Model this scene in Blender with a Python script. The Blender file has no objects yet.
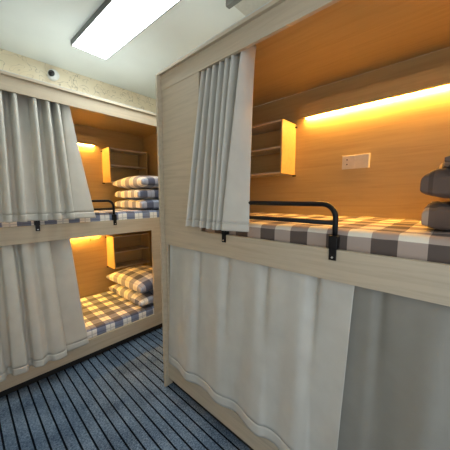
import bpy, bmesh, math, random
from mathutils import Vector, Matrix, noise

scene = bpy.context.scene
COL = scene.collection
random.seed(7)

# ------------------------------------------------------------------ helpers
def world_origin(o):
    v = Vector((0, 0, 0))
    while o is not None:
        v += Vector(o.location)
        o = o.parent
    return v

def link(name, bm, mat, parent=None, smooth=False, loc=None):
    """bmesh in world coordinates -> one mesh object (origin at loc / the parent's origin)."""
    me = bpy.data.meshes.new(name)
    org = world_origin(parent) if parent else (Vector(loc) if loc is not None else Vector((0, 0, 0)))
    bmesh.ops.translate(bm, verts=bm.verts, vec=-org)
    bmesh.ops.recalc_face_normals(bm, faces=bm.faces)
    bm.to_mesh(me)
    bm.free()
    if smooth:
        for p in me.polygons:
            p.use_smooth = True
    me.materials.append(mat)
    o = bpy.data.objects.new(name, me)
    COL.objects.link(o)
    if parent:
        o.parent = parent
    else:
        o.location = org
    return o

def thing(name, label, cat, loc=(0, 0, 0), group=None):
    o = bpy.data.objects.new(name, None)
    o.empty_display_size = .05
    COL.objects.link(o)
    o.location = loc
    return tag(o, label, cat, group)

def tag(o, label, cat, group=None):
    o['label'] = label
    o['category'] = cat
    if group:
        o['group'] = group
    return o

def add_box(bm, x0, x1, y0, y1, z0, z1, bev=.0):
    r = bmesh.ops.create_cube(bm, size=1)
    vs = r['verts']
    x0, x1 = min(x0, x1), max(x0, x1)
    y0, y1 = min(y0, y1), max(y0, y1)
    for v in vs:
        v.co = Vector((x0 + (v.co.x + .5) * (x1 - x0), y0 + (v.co.y + .5) * (y1 - y0), z0 + (v.co.z + .5) * (z1 - z0)))
    if bev:
        es = list({e for v in vs for e in v.link_edges})
        bmesh.ops.bevel(bm, geom=es, offset=bev, segments=2, affect='EDGES', profile=.6)
    return bm

def add_tube(bm, pts, r, seg=12, cap=True):
    pts = [Vector(p) for p in pts]
    rings = []
    prev = None
    for i, p in enumerate(pts):
        if i == 0:
            t = pts[1] - p
        elif i == len(pts) - 1:
            t = p - pts[i - 1]
        else:
            t = (pts[i + 1] - p).normalized() + (p - pts[i - 1]).normalized()
        t.normalize()
        if prev is None:
            a = Vector((0, 0, 1)) if abs(t.z) < .9 else Vector((1, 0, 0))
            n = t.cross(a).normalized()
        else:
            n = (prev - t * prev.dot(t)).normalized()
        prev = n
        b = t.cross(n)
        rings.append([bm.verts.new(p + (n * math.cos(2 * math.pi * k / seg) + b * math.sin(2 * math.pi * k / seg)) * r) for k in range(seg)])
    for a, b in zip(rings, rings[1:]):
        for k in range(seg):
            bm.faces.new((a[k], a[(k + 1) % seg], b[(k + 1) % seg], b[k]))
    if cap:
        bm.faces.new(rings[0])
        bm.faces.new(rings[-1])
    return bm

def add_disc(bm, c, axis, r, h, seg=20):
    """short cylinder from c along axis"""
    c = Vector(c)
    axis = Vector(axis).normalized()
    return add_tube(bm, [c, c + axis * h], r, seg)

# ------------------------------------------------------------------ materials
def new_mat(name):
    m = bpy.data.materials.new(name)
    m.use_nodes = True
    nt = m.node_tree
    b = nt.nodes['Principled BSDF']
    return m, nt, b

def N(nt, t, **kw):
    n = nt.nodes.new(t)
    for k, v in kw.items():
        setattr(n, k, v)
    return n

def ramp(nt, stops, interp='LINEAR'):
    n = N(nt, 'ShaderNodeValToRGB')
    cr = n.color_ramp
    cr.interpolation = interp
    while len(cr.elements) > 1:
        cr.elements.remove(cr.elements[-1])
    cr.elements[0].position = stops[0][0]
    cr.elements[0].color = (*stops[0][1], 1)
    for p, c in stops[1:]:
        e = cr.elements.new(p)
        e.color = (*c, 1)
    return n

def math_n(nt, op, a, b=None, c=None):
    n = N(nt, 'ShaderNodeMath', operation=op)
    for i, v in enumerate((a, b, c)):
        if v is None:
            continue
        if isinstance(v, (int, float)):
            n.inputs[i].default_value = v
        else:
            nt.links.new(v, n.inputs[i])
    return n.outputs[0]

def plain(name, col, rough=.5, metal=0.0, spec=.4, scale=40):
    m, nt, b = new_mat(name)
    b.inputs['Base Color'].default_value = (*col, 1)
    b.inputs['Roughness'].default_value = rough
    b.inputs['Metallic'].default_value = metal
    b.inputs['Specular IOR Level'].default_value = spec
    # very slight mottling so that nothing is perfectly flat
    tc = N(nt, 'ShaderNodeTexCoord')
    nz = N(nt, 'ShaderNodeTexNoise')
    nz.inputs['Scale'].default_value = scale
    nt.links.new(tc.outputs['Object'], nz.inputs['Vector'])
    r = ramp(nt, [(.3, tuple(c * .94 for c in col)), (.7, tuple(min(1, c * 1.05) for c in col))])
    nt.links.new(nz.outputs['Fac'], r.inputs['Fac'])
    nt.links.new(r.outputs['Color'], b.inputs['Base Color'])
    return m

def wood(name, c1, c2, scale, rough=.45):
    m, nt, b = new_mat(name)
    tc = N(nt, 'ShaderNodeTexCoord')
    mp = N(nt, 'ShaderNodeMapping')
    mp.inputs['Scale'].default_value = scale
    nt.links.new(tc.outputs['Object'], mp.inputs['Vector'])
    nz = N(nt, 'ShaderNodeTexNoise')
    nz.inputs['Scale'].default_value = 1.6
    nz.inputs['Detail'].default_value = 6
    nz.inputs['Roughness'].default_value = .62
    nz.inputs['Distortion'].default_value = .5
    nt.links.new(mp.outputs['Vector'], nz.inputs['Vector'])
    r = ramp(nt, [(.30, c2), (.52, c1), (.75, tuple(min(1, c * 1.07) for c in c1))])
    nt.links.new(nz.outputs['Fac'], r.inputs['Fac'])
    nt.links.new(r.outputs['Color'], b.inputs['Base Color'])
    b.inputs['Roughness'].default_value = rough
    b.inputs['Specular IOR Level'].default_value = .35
    return m

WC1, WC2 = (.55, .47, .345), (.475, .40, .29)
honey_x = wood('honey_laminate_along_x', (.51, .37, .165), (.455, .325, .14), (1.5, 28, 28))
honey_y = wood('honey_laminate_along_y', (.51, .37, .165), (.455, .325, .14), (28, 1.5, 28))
wood_x = wood('wood_laminate_along_x', WC1, WC2, (1.5, 28, 28))
wood_y = wood('wood_laminate_along_y', WC1, WC2, (28, 1.5, 28))

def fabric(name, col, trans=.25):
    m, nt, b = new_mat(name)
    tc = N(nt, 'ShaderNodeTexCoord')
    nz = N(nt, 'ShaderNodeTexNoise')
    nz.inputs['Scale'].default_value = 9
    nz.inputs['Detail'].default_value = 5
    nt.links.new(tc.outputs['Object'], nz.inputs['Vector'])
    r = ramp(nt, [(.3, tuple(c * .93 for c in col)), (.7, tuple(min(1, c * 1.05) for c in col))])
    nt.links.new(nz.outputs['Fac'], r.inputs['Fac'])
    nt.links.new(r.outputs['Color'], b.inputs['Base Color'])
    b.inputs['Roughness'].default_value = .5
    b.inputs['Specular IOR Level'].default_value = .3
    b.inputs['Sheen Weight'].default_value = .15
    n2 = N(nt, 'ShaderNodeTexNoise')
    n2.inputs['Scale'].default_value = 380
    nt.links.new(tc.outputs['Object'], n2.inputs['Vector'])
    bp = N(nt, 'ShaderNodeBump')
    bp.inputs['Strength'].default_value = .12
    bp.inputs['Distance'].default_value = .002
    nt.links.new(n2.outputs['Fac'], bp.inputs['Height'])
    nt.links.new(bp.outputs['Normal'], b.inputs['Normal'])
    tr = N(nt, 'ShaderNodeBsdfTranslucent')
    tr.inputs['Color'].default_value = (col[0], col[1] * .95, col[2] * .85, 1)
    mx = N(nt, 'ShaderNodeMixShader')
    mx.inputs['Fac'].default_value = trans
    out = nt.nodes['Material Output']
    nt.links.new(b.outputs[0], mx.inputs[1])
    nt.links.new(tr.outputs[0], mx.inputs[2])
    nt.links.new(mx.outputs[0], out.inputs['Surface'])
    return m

curtain_mat = fabric('greige_satin_curtain', (.68, .67, .605), .15)
curtain_shaded = fabric('shaded_grey_satin_curtain', (.29, .28, .24), .05)  # greyer fabric, with shade also put into its colour

def gingham(name, dark, mid, light, cell=.0818, ph=(0, 0), thread=.35):
    """woven check: two tones of stripe crossing, laid out along the cloth (UV in metres)"""
    m, nt, b = new_mat(name)
    uv = N(nt, 'ShaderNodeUVMap')
    uv.uv_map = 'UVMap'
    sp = N(nt, 'ShaderNodeSeparateXYZ')
    nt.links.new(uv.outputs['UV'], sp.inputs['Vector'])
    steps = []
    for i, ax in enumerate('XY'):
        f = math_n(nt, 'FRACT', math_n(nt, 'MULTIPLY', math_n(nt, 'SUBTRACT', sp.outputs[ax], ph[i]), .5 / cell))
        steps.append(math_n(nt, 'LESS_THAN', f, .5))
        # a fine thread line through the middle of each pale band
        steps.append(math_n(nt, 'COMPARE', f, .75, .03))
    s = math_n(nt, 'MULTIPLY', math_n(nt, 'ADD', steps[0], steps[2]), .5)
    fine = math_n(nt, 'MAXIMUM', steps[1], steps[3])
    r = ramp(nt, [(0, light), (.3, mid), (.8, dark)], 'CONSTANT')
    nt.links.new(s, r.inputs['Fac'])
    mx = N(nt, 'ShaderNodeMix', data_type='RGBA', blend_type='MULTIPLY')
    nt.links.new(math_n(nt, 'MULTIPLY', fine, thread), mx.inputs['Factor'])
    nt.links.new(r.outputs['Color'], mx.inputs['A'])
    mx.inputs['B'].default_value = (*mid, 1)
    nt.links.new(mx.outputs['Result'], b.inputs['Base Color'])
    b.inputs['Roughness'].default_value = .85
    b.inputs['Specular IOR Level'].default_value = .15
    b.inputs['Sheen Weight'].default_value = .1
    return m

blue_check = gingham('blue_white_check', (.10, .11, .155), (.23, .265, .37), (.90, .88, .82), ph=(.03, .132))
blue_check_fine = gingham('blue_white_check_pillow', (.12, .135, .20), (.40, .43, .52), (.92, .90, .84), cell=.085, ph=(.02, .015))
brown_check = gingham('brown_mauve_check', (.115, .09, .078), (.42, .34, .29), (.86, .80, .66), ph=(.136, .05), thread=0)
brown_plain_check = gingham('brown_check_pillow', (.07, .05, .042), (.14, .10, .08), (.42, .33, .25), cell=.11, ph=(.19, .12))

def emit(name, col, strength):
    m, nt, b = new_mat(name)
    b.inputs['Base Color'].default_value = (.8, .8, .8, 1)
    b.inputs['Emission Color'].default_value = (*col, 1)
    b.inputs['Emission Strength'].default_value = strength
    return m

PANEL_STRENGTH = 16.5
LED_STRENGTH = 345.0
WORLD = .95
EXPOSURE = .45
LED_COL = (1.0, .50, .095)
panel_mat = emit('light_panel_diffuser', (.93, 1.0, 1.0), PANEL_STRENGTH)
led_mat = emit('warm_led_strip', LED_COL, LED_STRENGTH)
black_metal = plain('black_powder_coat', (.006, .006, .007), .35, 0, .25)
dark_plastic = plain('dark_plastic', (.02, .02, .022), .25)
white_plastic = plain('white_plastic', (.78, .79, .78), .35)
grey_metal = plain('grey_aluminium', (.16, .165, .165), .45, .0)
screw_mat = plain('screw_steel', (.7, .7, .7), .3, .9)
bounce_white = plain('white_bounce_sheet', (.60, .61, .60), .5)  # pale colour for the added light-bouncing sheet on the bunk roofs
cream_plastic = plain('cream_plastic', (.55, .52, .44), .5)
dark_grey = plain('dark_grey_trim', (.16, .16, .14), .5)
ivory = plain('ivory_switch_plastic', (.72, .67, .56), .4)
brass = plain('brass', (.55, .38, .12), .35, .8)
toe_shade = plain('toe_shade_black', (.012, .012, .012), .7)  # near-black colour stands in for the shadow under the bunks

# ceiling paint
ceil_mat = plain('ceiling_paint', (.79, .82, .775), .85, 0, .15, 1.5)

# wallpaper: beige with thin scrolling lines
def wallpaper():
    m, nt, b = new_mat('scroll_wallpaper')
    tc = N(nt, 'ShaderNodeTexCoord')
    nz = N(nt, 'ShaderNodeTexNoise')
    nz.inputs['Scale'].default_value = 8.0
    nz.inputs['Detail'].default_value = 1.5
    nz.inputs['Distortion'].default_value = 1.6
    nt.links.new(tc.outputs['Object'], nz.inputs['Vector'])
    line = math_n(nt, 'COMPARE', nz.outputs['Fac'], .5, .012)
    n2 = N(nt, 'ShaderNodeTexNoise')
    n2.inputs['Scale'].default_value = 3.0
    n2.inputs['Detail'].default_value = 4
    nt.links.new(tc.outputs['Object'], n2.inputs['Vector'])
    msk = math_n(nt, 'MULTIPLY', line, n2.outputs['Fac'])
    base = ramp(nt, [(.35, (.78, .67, .47)), (.65, (.90, .80, .60))])
    nt.links.new(n2.outputs['Fac'], base.inputs['Fac'])
    mx = N(nt, 'ShaderNodeMix', data_type='RGBA')
    nt.links.new(math_n(nt, 'MULTIPLY', msk, 1.1), mx.inputs['Factor'])
    nt.links.new(base.outputs['Color'], mx.inputs['A'])
    mx.inputs['B'].default_value = (.30, .25, .16, 1)
    nt.links.new(mx.outputs['Result'], b.inputs['Base Color'])
    b.inputs['Roughness'].default_value = .8
    return m
wall_mat = wallpaper()

# carpet: blue loop pile, narrow dark lines along the aisle
def carpet():
    m, nt, b = new_mat('blue_striped_carpet')
    tc = N(nt, 'ShaderNodeTexCoord')
    sp = N(nt, 'ShaderNodeSeparateXYZ')
    nt.links.new(tc.outputs['Object'], sp.inputs['Vector'])
    f = math_n(nt, 'FRACT', math_n(nt, 'MULTIPLY', math_n(nt, 'SUBTRACT', sp.outputs['X'], .067 - .0615 / 2), 1 / .0615))
    line = math_n(nt, 'COMPARE', f, .5, .085)
    mp = N(nt, 'ShaderNodeMapping')
    mp.inputs['Scale'].default_value = (90, 160, 90)
    nt.links.new(tc.outputs['Object'], mp.inputs['Vector'])
    nz = N(nt, 'ShaderNodeTexNoise')
    nz.inputs['Scale'].default_value = 1.0
    nz.inputs['Detail'].default_value = 4
    nz.inputs['Roughness'].default_value = .7
    nt.links.new(mp.outputs['Vector'], nz.inputs['Vector'])
    n2 = N(nt, 'ShaderNodeTexNoise')
    n2.inputs['Scale'].default_value = 5
    nt.links.new(tc.outputs['Object'], n2.inputs['Vector'])
    v = math_n(nt, 'ADD', math_n(nt, 'MULTIPLY', nz.outputs['Fac'], .75), math_n(nt, 'MULTIPLY', n2.outputs['Fac'], .25))
    base = ramp(nt, [(.37, (.028, .050, .092)), (.5, (.115, .170, .250)), (.61, (.235, .315, .42))])
    nt.links.new(v, base.inputs['Fac'])
    mx = N(nt, 'ShaderNodeMix', data_type='RGBA')
    nt.links.new(line, mx.inputs['Factor'])
    nt.links.new(base.outputs['Color'], mx.inputs['A'])
    mx.inputs['B'].default_value = (.003, .005, .010, 1)
    nt.links.new(mx.outputs['Result'], b.inputs['Base Color'])
    b.inputs['Roughness'].default_value = .95
    b.inputs['Specular IOR Level'].default_value = .1
    bp = N(nt, 'ShaderNodeBump')
    bp.inputs['Strength'].default_value = .5
    bp.inputs['Distance'].default_value = .003
    nt.links.new(math_n(nt, 'SUBTRACT', nz.outputs['Fac'], line), bp.inputs['Height'])
    nt.links.new(bp.outputs['Normal'], b.inputs['Normal'])
    return m
carpet_mat = carpet()

# ------------------------------------------------------------------ room
FLOOR, CEIL = -1.443, 1.385
YW, XW = 3.205, 2.04
def struct(name, x0, x1, y0, y1, z0, z1, mat):
    o = link(name, add_box(bmesh.new(), x0, x1, y0, y1, z0, z1), mat)
    o['kind'] = 'structure'
    return o
struct('floor', -1.6, XW, -1.6, YW, FLOOR - .05, FLOOR, carpet_mat)
struct('ceiling', -1.6, XW, -1.6, YW, CEIL, CEIL + .05, ceil_mat)
struct('wall_back', -1.6, XW + .06, YW, YW + .06, FLOOR - .05, CEIL + .05, wall_mat)
struct('wall_right', XW, XW + .06, -1.6, YW, FLOOR - .05, CEIL + .05, wall_mat)

struct('wall_left', -.34, -.28, .15, YW, FLOOR - .05, CEIL + .05, plain('wall_paint', (.74, .76, .74), .8, 0, .2, 2))

# ------------------------------------------------------------------ bunks
# (u, d, z): u runs along the bed from its far end, d goes back from its front face
END_L, FRONT_L = 1.79, 2.284
END_R, FRONT_R = 1.545, 1.0
def place_l(u, d, z): return Vector((END_L - u, FRONT_L + d, z))
def place_r(u, d, z): return Vector((FRONT_R + d, END_R - u, z))

DEPTH, LENGTH = .90, 2.0
ROOF_T, ROOF_B = .842, .824
RAIL_B = .725
MID_T, MID_B = -.203, -.331
BASE_T, BASE_B = -1.246, -1.378
PITCH = 1.043                      # upper bed to lower bed

def make_bunk(pl, mat, inner, label, upper_panel, lower_panel):
    base = pl(LENGTH / 2, DEPTH / 2, FLOOR)
    t = thing('bunk_bed', label, 'bunk bed', base, 'two tier bunk beds')
    def part(name, u0, u1, d0, d1, z0, z1, bev=.0015, m=mat, par=t):
        a, b = pl(u0, d0, z0), pl(u1, d1, z1)
        return link(name, add_box(bmesh.new(), a.x, b.x, a.y, b.y, a.z, b.z, bev), m, par)
    part('end_panel', 0, .019, -.03, DEPTH, FLOOR, ROOF_B)
    part('end_panel', LENGTH - .019, LENGTH, -.03, DEPTH, FLOOR, ROOF_B)
    part('roof_panel', 0, LENGTH, -.016, DEPTH, ROOF_B, ROOF_T)
    part('bounce_sheet', 0, LENGTH, -.016, DEPTH, ROOF_T + .0001, ROOF_T + .004, 0, m=bounce_white)  # added to bounce light onto the ceiling; only its edge shows
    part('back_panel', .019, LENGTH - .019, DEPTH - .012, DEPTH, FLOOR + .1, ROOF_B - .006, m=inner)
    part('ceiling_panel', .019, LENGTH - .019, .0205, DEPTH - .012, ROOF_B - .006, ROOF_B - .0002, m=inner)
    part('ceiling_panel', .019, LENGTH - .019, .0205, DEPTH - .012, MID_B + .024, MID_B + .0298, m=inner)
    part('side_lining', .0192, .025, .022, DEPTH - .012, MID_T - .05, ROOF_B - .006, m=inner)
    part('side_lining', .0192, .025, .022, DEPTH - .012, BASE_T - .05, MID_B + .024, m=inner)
    part('top_rail', .019, LENGTH - .019, 0, .02, RAIL_B, ROOF_B)
    part('middle_rail', .019, LENGTH - .019, 0, .02, MID_B, MID_T)
    part('base_board', .019, LENGTH - .019, 0, .02, BASE_B, BASE_T)
    part('bed_platform', .019, LENGTH - .019, .02, DEPTH - .012, MID_B + .03, MID_B + .06)
    part('bed_platform', .019, LENGTH - .019, .02, DEPTH - .012, BASE_B + .04, BASE_B + .07)
    part('front_panel', .019, upper_panel, .002, .02, MID_T, RAIL_B)
    part('front_post', .019, lower_panel, .002, .02, BASE_T, MID_B)
    part('toe_shade_board', .019, LENGTH - .019, .035, .05, FLOOR, BASE_B, m=toe_shade)  # dark board set forward to make the shade band under the bunk
    return t

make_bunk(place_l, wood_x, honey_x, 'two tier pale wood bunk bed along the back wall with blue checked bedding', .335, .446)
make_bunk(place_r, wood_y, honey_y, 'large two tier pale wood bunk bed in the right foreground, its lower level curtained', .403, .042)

# warm lamps along the back of each bed
def bunk_lamp(pl, mat, dz, label, u0=.636, u1=1.97):
    D = DEPTH - .012
    zb, zt = .600 + dz, .695 + dz
    t = thing('bunk_lamp', label, 'lamp', pl((u0 + u1) / 2, D, zb), 'warm strip lamps inside the beds')
    def part(name, d0, d1, z0, z1, inset, m):
        a, b = pl(u0 + inset, d0, z0), pl(u1 - inset, d1, z1)
        return link(name, add_box(bmesh.new(), a.x, b.x, a.y, b.y, a.z, b.z), m, t)
    part('front_board', D - .088, D - .073, zb, zt, 0, mat)
    part('top_board', D - .073, D - .0005, zt - .015, zt, 0, mat)
    hold = part('strip_holder', D - .073, D - .004, zb + .012, zb + .022, .004, mat)
    part('led_strip', D - .016, D - .005, zb + .009, zb + .0118, .02, led_mat)
    return t
bunk_lamp(place_r, honey_y, 0, 'wood covered warm strip lamp over the brown checked bed on the right')
bunk_lamp(place_l, honey_x, 0, 'warm strip lamp in the upper bed of the left bunk, beside its shelf')
bunk_lamp(place_l, honey_x, -PITCH, 'warm strip lamp in the lower bed of the left bunk, just under the middle rail')

# small open shelves on the back panels
def wall_shelf(pl, mat, pale, dz, label):
    D = DEPTH - .012
    u0, u1, zb, zt, d0 = .085, .566, .186 + dz, .583 + dz, D - .212
    t = thing('wall_shelf', label, 'shelf', pl((u0 + u1) / 2, D, zb), 'small open shelves inside the beds')
    def part(name, a, b, bev=.001, m=mat):
        a, b = pl(*a), pl(*b)
        return link(name, add_box(bmesh.new(), a.x, b.x, a.y, b.y, a.z, b.z, bev), m, t)
    part('side_panel', (u1 - .015, d0, zb), (u1, D, zt))
    part('side_panel', (u0, d0, zb), (u0 + .015, D, zt))
    part('back_board', (u0 + .015, D - .008, zb + .015), (u1 - .015, D, zt - .015))
    part('shelf_board', (u0 + .015, d0, zt - .015), (u1 - .015, D - .001, zt), m=pale)
    part('shelf_board', (u0 + .015, d0 + .004, (zb + zt) / 2 - .007), (u1 - .015, D - .008, (zb + zt) / 2 + .007), m=pale)
    part('shelf_board', (u0 + .015, d0, zb), (u1 - .015, D - .001, zb + .015), m=pale)
    for z in (zt - .03, zb - .012):
        part('fixing_bracket', (u1 - .012 if z < zb else u1, D - .02, z), (u1 + .012, D, z + .012), .002, dark_plastic)
    return t
wall_shelf(place_r, honey_y, wood_y, 0, 'open wooden shelf above the brown checked bed, half behind the right curtain')
wall_shelf(place_l, honey_x, wood_x, 0, 'open wooden shelf in the upper left bed above three stacked pillows')
wall_shelf(place_l, honey_x, wood_x, -PITCH, 'open wooden shelf in the lower left bed above two leaning pillows')

# ------------------------------------------------------------------ mattresses
def mattress(pl, dz, mat, label, name='mattress'):
    zt, zb = -.124 + dz, MID_B + .0605 + dz + (.006 if dz else 0)
    u0, u1, d0, d1 = .03, LENGTH - .03, .024, DEPTH - .016
    r = .03
    prof = [(d0 + .012, zb), (d0, zb + .012)]
    n = 5
    for k in range(n + 1):
        a = math.pi - k / n * math.pi / 2
        prof.append((d0 + r + r * math.cos(a), zt - r + r * math.sin(a)))
    for k in range(1, 25):
        prof.append((d0 + r + (d1 - r - d0 - r) * k / 25, zt))
    for k in range(n + 1):
        a = math.pi / 2 - k / n * math.pi / 2
        prof.append((d1 - r + r * math.cos(a), zt - r + r * math.sin(a)))
    prof.append((d1, zb))
    arc = [0]
    for p, q in zip(prof, prof[1:]):
        arc.append(arc[-1] + math.hypot(q[0] - p[0], q[1] - p[1]))
    bm = bmesh.new()
    uvl = bm.loops.layers.uv.new('UVMap')
    nu = 90
    grid, uvs = [], {}
    for i in range(nu + 1):
        u = u0 + (u1 - u0) * i / nu
        e = min(1, min(i, nu - i) / 2.0)
        row = []
        for j, (d, z) in enumerate(prof):
            p = pl(u, d, z)
            if z > zt - .031:
                q = Vector((u * 5, d * 7, dz * 3))
                w = noise.noise(q) * .006 + noise.noise(q * 3.1) * .003 - .012 * (1 - e)
                p.z += w - .004
            v = bm.verts.new(p)
            uvs[v] = (END_R - u, arc[j])
            row.append(v)
        grid.append(row)
    for a, b in zip(grid, grid[1:]):
        for j in range(len(prof) - 1):
            bm.faces.new((a[j], a[j + 1], b[j + 1], b[j]))
        bm.faces.new((a[0], b[0], b[-1], a[-1]))
    bm.faces.new(grid[0])
    bm.faces.new(grid[-1])
    for f in bm.faces:
        for l in f.loops:
            l[uvl].uv = uvs[l.vert]
    o = link(name, bm, mat, None, True, pl(LENGTH / 2, DEPTH / 2, zb))
    tag(o, label, 'mattress', 'mattresses in checked covers')
    return o
mattress(place_r, 0, brown_check, 'mattress in a brown and mauve checked cover on the right bunk')
mattress(place_l, 0, blue_check, 'mattress in a blue and white checked cover on the upper left bed')
mattress(place_l, -PITCH, blue_check, 'mattress in a blue and white checked cover on the lower left bed')

# ------------------------------------------------------------------ pillows
def pillow(loc, size, rot, mat, label, group, full=.36, wrinkle=.006, seed=0, fold=0, uvo=(0, 0), edge=.006):
    """soft cushion: pinched corners, slightly hollow edges, wrinkles; base at loc"""
    a, b, T = size[0] / 2, size[1] / 2, size[2]
    n = 56
    bm = bmesh.new()
    uvl = bm.loops.layers.uv.new('UVMap')
    uvs = {}
    R = Matrix.Rotation(rot[2], 4, 'Z') @ Matrix.Rotation(rot[1], 4, 'Y') @ Matrix.Rotation(rot[0], 4, 'X')
    def pt(i, j, side):
        u, v = -1 + 2 * i / n, -1 + 2 * j / n
        u, v = math.sin(u * math.pi / 2), math.sin(v * math.pi / 2)
        x = a * u * (1 - .07 * (1 - v * v) * u * u)
        y = b * v * (1 - .05 * (1 - u * u) * v * v)
        h = max(0., (1 - u * u) * (1 - v * v)) ** full
        q = Vector((u * 2.3 + seed * 3.1, v * 3.1, side * 1.7 + seed))
        w = (noise.noise(q) * 1.0 + noise.noise(q * 2.7) * .5) * wrinkle * (h ** .5)
        if fold:
            w += fold * math.sin(v * 7.5 + seed + u) * h
        lo, hi = .46, .54
        z = T * lo + (T * hi * h + edge + w if side > 0 else -(T * lo * min(1, h * 1.08)) - edge * (1 - h) + (w * .25 if h < .8 else 0))
        return Vector((x, y, z)), (x + uvo[0], y + uvo[1])
    top, bot = {}, {}
    for i in range(n + 1):
        for j in range(n + 1):
            rim = i in (0, n) or j in (0, n)
            p, uv = pt(i, j, 1)
            top[i, j] = bm.verts.new(p)
            uvs[top[i, j]] = uv
            p, uv = pt(i, j, -1)
            bot[i, j] = bm.verts.new(p)
            uvs[bot[i, j]] = uv
    for i in range(n):
        for j in range(n):
            bm.faces.new((top[i, j], top[i + 1, j], top[i + 1, j + 1], top[i, j + 1]))
            bm.faces.new((bot[i, j], bot[i, j + 1], bot[i + 1, j + 1], bot[i + 1, j]))
    ring = [(i, 0) for i in range(n)] + [(n, j) for j in range(n)] + [(i, n) for i in range(n, 0, -1)] + [(0, j) for j in range(n, 0, -1)]
    for k in range(len(ring)):
        p, q = ring[k], ring[(k + 1) % len(ring)]
        bm.faces.new((top[p], bot[p], bot[q], top[q]))
    for f in bm.faces:
        for l in f.loops:
            l[uvl].uv = uvs[l.vert]
    me = bpy.data.meshes.new('pillow')
    bmesh.ops.recalc_face_normals(bm, faces=bm.faces)
    bm.to_mesh(me)
    bm.free()
    for p in me.polygons:
        p.use_smooth = True
    me.materials.append(mat)
    o = bpy.data.objects.new('pillow', me)
    COL.objects.link(o)
    o.matrix_world = Matrix.Translation(loc) @ R
    tag(o, label, 'pillow', group)
    return o

R_ = math.radians
ZM = -.124
g = 'pillows stacked in the upper left bed'
pillow((1.50, 2.66, ZM), (.46, .60, .108), (0, 0, R_(2)), blue_check_fine, 'blue and white checked pillow, bottom of the three stacked in the upper left bed', g, .20, .006, 1, .008, (.02, 0), .008)
pillow((1.49, 2.67, ZM + .116), (.45, .60, .100), (0, 0, R_(-2)), blue_check_fine, 'blue and white checked pillow, middle of the three stacked in the upper left bed', g, .20, .006, 2, .008, (.05, .03), .008)
pillow((1.50, 2.68, ZM + .226), (.46, .64, .15), (0, R_(-1), R_(3)), blue_check_fine, 'blue and white checked pillow, topmost of the three stacked in the upper left bed', g, .36, .005, 3, 0, (.0, .05))
g = 'pillows in the lower left bed'
ZL = ZM - PITCH
pillow((1.43, 2.68, ZL + .002), (.50, .74, .14), (0, 0, R_(2)), blue_check_fine, 'blue and white checked pillow lying on the lower left mattress under another pillow', g, .34, .006, 4, 0, (.0, .0))
pillow((1.43, 2.69, ZL + .147), (.50, .74, .17), (0, R_(-3), R_(4)), blue_check_fine, 'blue and white checked pillow on top of another in the lower left bed', g, .36, .006, 5, 0, (.03, .05))
g = 'pillows stacked on the right bed'
pillow((1.47, -.15, ZM), (.56, .50, .105), (0, 0, R_(2)), brown_plain_check, 'brown checked pillow, bottom of the stack at the right edge of the photo', g, .17, .020, 6, .010, edge=.012)
pillow((1.46, -.165, ZM + .120), (.56, .49, .108), (0, 0, R_(-5)), brown_plain_check, 'brown checked pillow, middle of the stack at the right edge of the photo', g, .19, .022, 7.4, .012, edge=.012, uvo=(.04, .07))
pillow((1.42, -.165, ZM + .237), (.52, .46, .075), (R_(-4), 0, R_(6)), brown_plain_check, 'brown checked pillow with a pointed corner, top of the stack at the right edge', g, .5, .010, 8, 0, uvo=(.1, .02))

# ------------------------------------------------------------------ curtains
def catmull(ctrl, per=8):
    out = []
    n = len(ctrl)
    for i in range(n - 1):
        p0, p1, p2, p3 = ctrl[max(0, i - 1)], ctrl[i], ctrl[i + 1], ctrl[min(n - 1, i + 2)]
        for k in range(per):
            t = k / per
            out.append(tuple(.5 * ((2 * b) + (-a + c) * t + (2 * a - 5 * b + 4 * c - d) * t * t + (-a + 3 * b - 3 * c + d) * t ** 3)
                             for a, b, c, d in zip(p0, p1, p2, p3)))
    out.append(ctrl[-1])
    return out

def curtain(pl, ctrl, z_top, z_bot, label, ease=1.0, hem=.05, wob=.004, seed=0, zfun=None, per=8, ease_d=.6, mat=None):
    """ctrl: (u_top, d_top, u_bottom, d_bottom) along the cloth"""
    prof = catmull(ctrl, per)
    def surf(i, t, off=0.0):
        ut, dt, ub, db = prof[i]
        u = ut + (ub - ut) * t ** ease
        d = dt + (db - dt) * t ** ease_d
        q = Vector((u * 6, t * 2.2, seed))
        d += noise.noise(q) * wob * min(1, t * 4) + off
        u += noise.noise(q + Vector((9, 4, 2))) * wob * .6 * min(1, t * 4)
        zb = z_bot + (zfun(u) if zfun else 0)
        return pl(u, d, z_top + (zb - z_top) * t)
    H = abs(z_top - z_bot)
    th = 1 - hem / H
    t = thing('curtain', label, 'curtain', surf(len(prof) // 2, 1.0), 'greige bed curtains')
    def sheet(name, t0, t1, nt, thick, off=0):
        bm = bmesh.new()
        rows = [[bm.verts.new(surf(i, t0 + (t1 - t0) * k / nt, off)) for i in range(len(prof))] for k in range(nt + 1)]
        for a, b in zip(rows, rows[1:]):
            for i in range(len(prof) - 1):
                bm.faces.new((a[i], a[i + 1], b[i + 1], b[i]))
        o = link(name, bm, mat or curtain_mat, t, True)
        s = o.modifiers.new('thickness', 'SOLIDIFY')
        s.thickness = thick
        s.offset = 0
        return o
    sheet('drape', 0, th + .002, 40, .0014)
    sheet('hem', th, 1, 4, .0018)
    return t

# left bunk: u = END_L - X
def L(X): return END_L - X
up_l = []
def fold(lst, xt, xb, crest_t, crest_b, wt, wb, lead_t, lead_b):
    pass
def cl(rows):      # rows (X_top, y_off_top, X_bot, y_off_bot) left bunk
    return [(L(a), b, L(c), d) for a, b, c, d in rows]

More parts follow.
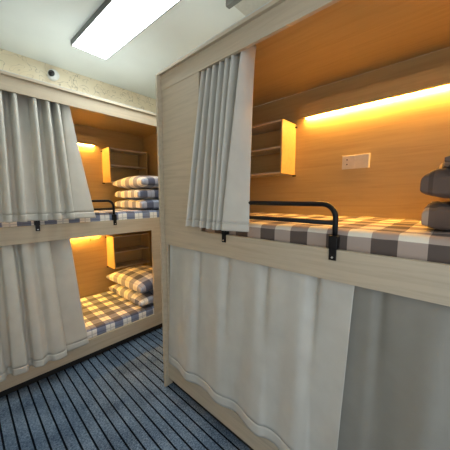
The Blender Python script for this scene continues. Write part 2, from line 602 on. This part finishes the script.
rows = [(-.02, .055, -.10, .020)]
crests = [(.06, .02), (.155, .12), (.245, .225), (.325, .305), (.435, .425), (.515, .515), (.578, .605)]
for k, (xt, xb) in enumerate(crests):
    wt = .017
    rows += [(xt - .040, .135, xb - .042, -.022), (xt - .020, .125, xb - .026, -.026), (xt - .010, .031, xb - .014, -.072), (xt + .010, .028, xb + .011, -.084), (xt + .017, .075, xb + .018, -.040), (xt + .022, .135, xb + .026, -.022)]
rows += [(.612, .070, .650, -.018), (.635, .045, .720, -.034), (.655, .032, .790, -.040)]
curtain(place_l, cl(rows), .80, -.166, 'greige curtain drawn aside on the upper bed of the left bunk', 1.15, .05, .003, 1, ease_d=.85)

rows = [(-.05, .09, -.10, -.012),
        (-.01, .032, .03, -.05), (.08, .030, .12, -.065), (.10, .09, .14, -.012),
        (.165, .10, .162, -.012), (.18, .032, .176, -.06), (.235, .030, .245, -.072), (.25, .09, .262, -.012),
        (.275, .095, .283, -.012), (.29, .033, .298, -.06), (.33, .030, .345, -.078), (.365, .055, .385, -.042), (.40, .031, .425, -.080), (.455, .030, .497, -.075), (.468, .09, .508, -.012),
        (.49, .09, .53, -.012), (.54, .06, .61, -.018), (.605, .036, .683, -.012)]
curtain(place_l, cl(rows), -.315, -1.268, 'long greige curtain drawn aside on the lower bed of the left bunk', 1.25, .05, .005, 2)

# right bunk: u = END_R - Y
def cr(rows):      # rows (Y_top, d_top, Y_bot, d_bot)
    return [(END_R - a, b, END_R - c, d) for a, b, c, d in rows]
rows = [(1.140, .040, 1.216, -.030)]
crests = [(1.120, 1.192), (1.075, 1.135), (1.030, 1.065), (.980, 1.008), (.935, .960), (.893, .932)]

for yt, yb in crests:
    rows += [(yt + .014, .115, yb + .022, -.022), (yt + .004, .030, yb + .010, -.060), (yt - .010, .028, yb - .007, -.070), (yt - .019, .115, yb - .021, -.022)]
rows += [(.858, .090, .912, -.016), (.838, .034, .898, -.060), (.828, .029, .884, -.066), (.820, .065, .82, -.040), (.826, .130, .752, -.012)]
curtain(place_r, cr(rows), .79, -.170, 'short greige curtain gathered at the far end of the upper right bed', 1.1, .04, .002, 3, ease_d=.8)

rows = [(1.490, .022, 1.52, -.002), (1.46, .032, 1.49, -.010), (1.38, .027, 1.40, -.014), (1.30, .026, 1.31, -.050), (1.215, .03, 1.255, -.058),
        (1.182, .060, 1.205, -.022), (1.15, .030, 1.165, -.004),
        (1.08, .026, 1.09, -.008), (.985, .029, 1.00, -.048), (.940, .066, .940, -.036), (.905, .030, .89, -.006),
        (.81, .026, .83, -.002), (.715, .029, .745, -.038), (.674, .066, .675, -.052), (.64, .030, .63, -.016),
        (.55, .026, .57, -.008), (.465, .029, .49, -.046), (.424, .064, .43, -.034), (.39, .031, .40, -.008), (.32, .028, .34, -.012), (.262, .026, .288, -.036)]
rows = [(a, b, c, -.016 + (d + .03) * .6) for a, b, c, d in rows]
curtain(place_r, cr(rows), -.315, -1.243, 'wide greige curtain hanging closed across the lower right bed', 1.0, .06, .009, 4, None, 8)
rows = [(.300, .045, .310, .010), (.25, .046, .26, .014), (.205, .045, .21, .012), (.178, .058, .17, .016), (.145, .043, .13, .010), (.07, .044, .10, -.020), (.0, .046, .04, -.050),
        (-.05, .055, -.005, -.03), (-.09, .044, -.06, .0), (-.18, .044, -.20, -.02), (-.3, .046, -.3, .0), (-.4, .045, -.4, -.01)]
curtain(place_r, cr(rows), -.315, -1.243, 'grey curtain panel, darkened for shade, at the right edge, overlapped by the wide closed curtain', 1.0, .06, .008, 5, mat=curtain_shaded)

# ------------------------------------------------------------------ guard rails
def guard_rail(pl, u_a, u_b, label):
    """u_a: free end in the open, u_b: end behind the curtain"""
    zt, zl, r, d = -.024, -.098, .0105, .0115
    t = thing('guard_rail', label, 'guard rail', pl((u_a + u_b) / 2, d, MID_T), 'black tube guard rails')
    s = 1 if u_b > u_a else -1
    R = .055
    pts = [pl(u_a, d, -.20)]
    for k in range(9):
        a = k / 8 * math.pi / 2
        pts.append(pl(u_a + s * (R - R * math.cos(a)), d, zt - R + R * math.sin(a)))
    for k in range(9):
        a = math.pi / 2 - k / 8 * math.pi / 2
        pts.append(pl(u_b - s * (R - R * math.cos(a)), d, zt - R + R * math.sin(a)))
    pts.append(pl(u_b, d, -.20))
    link('bent_tube', add_tube(bmesh.new(), pts, r, 14), black_metal, t, True)
    link('lower_bar', add_tube(bmesh.new(), [pl(u_a, d, zl), pl(u_b, d, zl)], r * .9, 14), black_metal, t, True)
    for u in (u_a, u_b):
        a, b = pl(u - .017, -.009, -.2025), pl(u + .017, .0235, -.148)
        br = link('bracket', add_box(bmesh.new(), a.x, b.x, a.y, b.y, a.z, b.z, .004), black_metal, t)
        a, b = pl(u - .014, -.008, -.246), pl(u + .014, -.0005, -.196)
        link('fixing_tab', add_box(bmesh.new(), a.x, b.x, a.y, b.y, a.z, b.z, .002), black_metal, br)
        p, q = pl(u, -.008, -.234), pl(u, -.011, -.234)
        link('screw', add_disc(bmesh.new(), p, q - p, .004, .003, 12), screw_mat, br)
    return t
guard_rail(place_r, END_R - .343, END_R - .935, 'black tubular guard rail on the rail of the upper right bed')
guard_rail(place_l, END_L - .966, END_L - .389, 'black tubular guard rail on the upper left bed, mostly behind its curtain')

# ------------------------------------------------------------------ small fittings
# double plate on the right back panel
D = DEPTH - .012
def rp(Y, d, z): return Vector((FRONT_R + d, Y, z))
t = thing('wall_socket', 'ivory double plate with a socket and a blank switch above the right mattress', 'socket', rp(.525, D, .25))
def rbox(name, y0, y1, d0, d1, z0, z1, m, par, bev=.001):
    a, b = rp(y0, d0, z0), rp(y1, d1, z1)
    return link(name, add_box(bmesh.new(), a.x, b.x, a.y, b.y, a.z, b.z, bev), m, par)
zc = .25
rbox('back_box', .438, .612, D - .008, D - .0003, zc - .047, zc + .047, ivory, t, .002)
s1 = rbox('socket_face', .528, .608, D - .012, D - .008, zc - .043, zc + .043, ivory, t, .0015)
s2 = rbox('switch_rocker', .442, .522, D - .012, D - .008, zc - .043, zc + .043, ivory, t, .0015)
for dz in (.016, -.016):
    rbox('socket_hole', .574, .582, D - .0128, D - .0118, zc + dz - .004, zc + dz + .004, dark_plastic, s1, 0)

# camera on the wall over the left bunk
cx, cy, cz = .774, YW, 1.27
t = thing('security_camera', 'small round white security camera with a dark lens on the wallpaper', 'camera', (cx, cy, cz - .05))
bm = bmesh.new()
bmesh.ops.create_uvsphere(bm, u_segments=24, v_segments=16, radius=.05)
for v in bm.verts:
    v.co = Vector((v.co.x * 1.05, v.co.y * 1.0 + 0, v.co.z * 1.05))
bmesh.ops.translate(bm, verts=bm.verts, vec=(cx, cy - .055, cz))
add_disc(bm, (cx, cy - .012, cz), (0, 1, 0), .042, .0115, 24)
add_disc(bm, (cx, cy - .03, cz), (0, 1, 0), .03, .02, 24)
hs = link('housing', bm, white_plastic, t, True)
ld = Vector((-.62, -.78, -.05)).normalized()
bm = bmesh.new()
bmesh.ops.create_uvsphere(bm, u_segments=20, v_segments=12, radius=.035)
bmesh.ops.translate(bm, verts=bm.verts, vec=Vector((cx, cy - .055, cz)) + ld * .0245)
lens = link('lens', bm, dark_plastic, t, True)

# ceiling light panel (set a couple of degrees off the room's axes)
zb = 1.343
c0, ang = Vector((.795, 2.590, 0)), math.radians(2.4)
t = thing('ceiling_light', 'long rectangular white light panel in a grey frame on the ceiling', 'light', (.97, 2.0, CEIL))
def turned(boxes):
    bm = bmesh.new()
    for b in boxes:
        add_box(bm, *b)
    bmesh.ops.transform(bm, matrix=Matrix.Translation(c0) @ Matrix.Rotation(ang, 4, 'Z'), verts=bm.verts)
    return bm
W, LN, f = .295, 1.20, .008
link('frame', turned([(*b, zb, CEIL - .0005) for b in ((-f, 0, -LN - f, f), (W, W + f, -LN - f, f), (0, W, -LN - f, -LN), (0, W, 0, f))]), grey_metal, t)
link('diffuser', turned([(0, W, -LN, 0, zb + .004, zb + .012)]), panel_mat, t)

# boxy unit on the ceiling over the right bunk
t = thing('ceiling_unit', 'boxy cream unit with a dark rim on the ceiling above the right bunk', 'ceiling unit', (1.5, .8, CEIL))
bm = add_box(bmesh.new(), 1.375, 1.80, .5, 1.205, 1.300, CEIL - .0005, .004)
link('body', bm, cream_plastic, t)
link('rim', add_box(bmesh.new(), 1.337, 1.3749, .5, 1.240, 1.290, CEIL - .0005, .006), dark_grey, t)

# small hook under the lower left lamp
hx, hz = 1.04, -.485
t = thing('wall_hook', 'tiny brass hook on the panel of the lower left bed', 'hook', (hx, FRONT_L + D, hz))
link('hook_plate', add_disc(bmesh.new(), (hx, FRONT_L + D - .003, hz), (0, 1, 0), .009, .003, 12), brass, t)
yb = FRONT_L + D
link('hook_arm', add_tube(bmesh.new(), [(hx, yb - .003, hz), (hx, yb - .018, hz - .004), (hx, yb - .024, hz - .016), (hx, yb - .018, hz - .024), (hx, yb - .012, hz - .02)], .003, 8), brass, t, True)

# ------------------------------------------------------------------ light from the rest of the room, camera
w = bpy.data.worlds.new('room')
scene.world = w
w.use_nodes = True
w.node_tree.nodes['Background'].inputs['Color'].default_value = (.90, .96, 1.02, 1)
w.node_tree.nodes['Background'].inputs['Strength'].default_value = WORLD

cam = bpy.data.cameras.new('camera')
co = bpy.data.objects.new('camera', cam)
COL.objects.link(co)
co.location = (0, 0, 0)
co.rotation_euler = (math.radians(90 - 6.21), 0, math.radians(-47.063))
cam.sensor_width = 36
cam.lens = 36 * 246.866 / 450
cam.clip_start = .02
scene.camera = co

vs = scene.view_settings
scene.display_settings.display_device = 'sRGB'
vs.view_transform = 'Standard'
vs.look = 'None'
vs.exposure = EXPOSURE
vs.gamma = 1
vs.use_curve_mapping = False
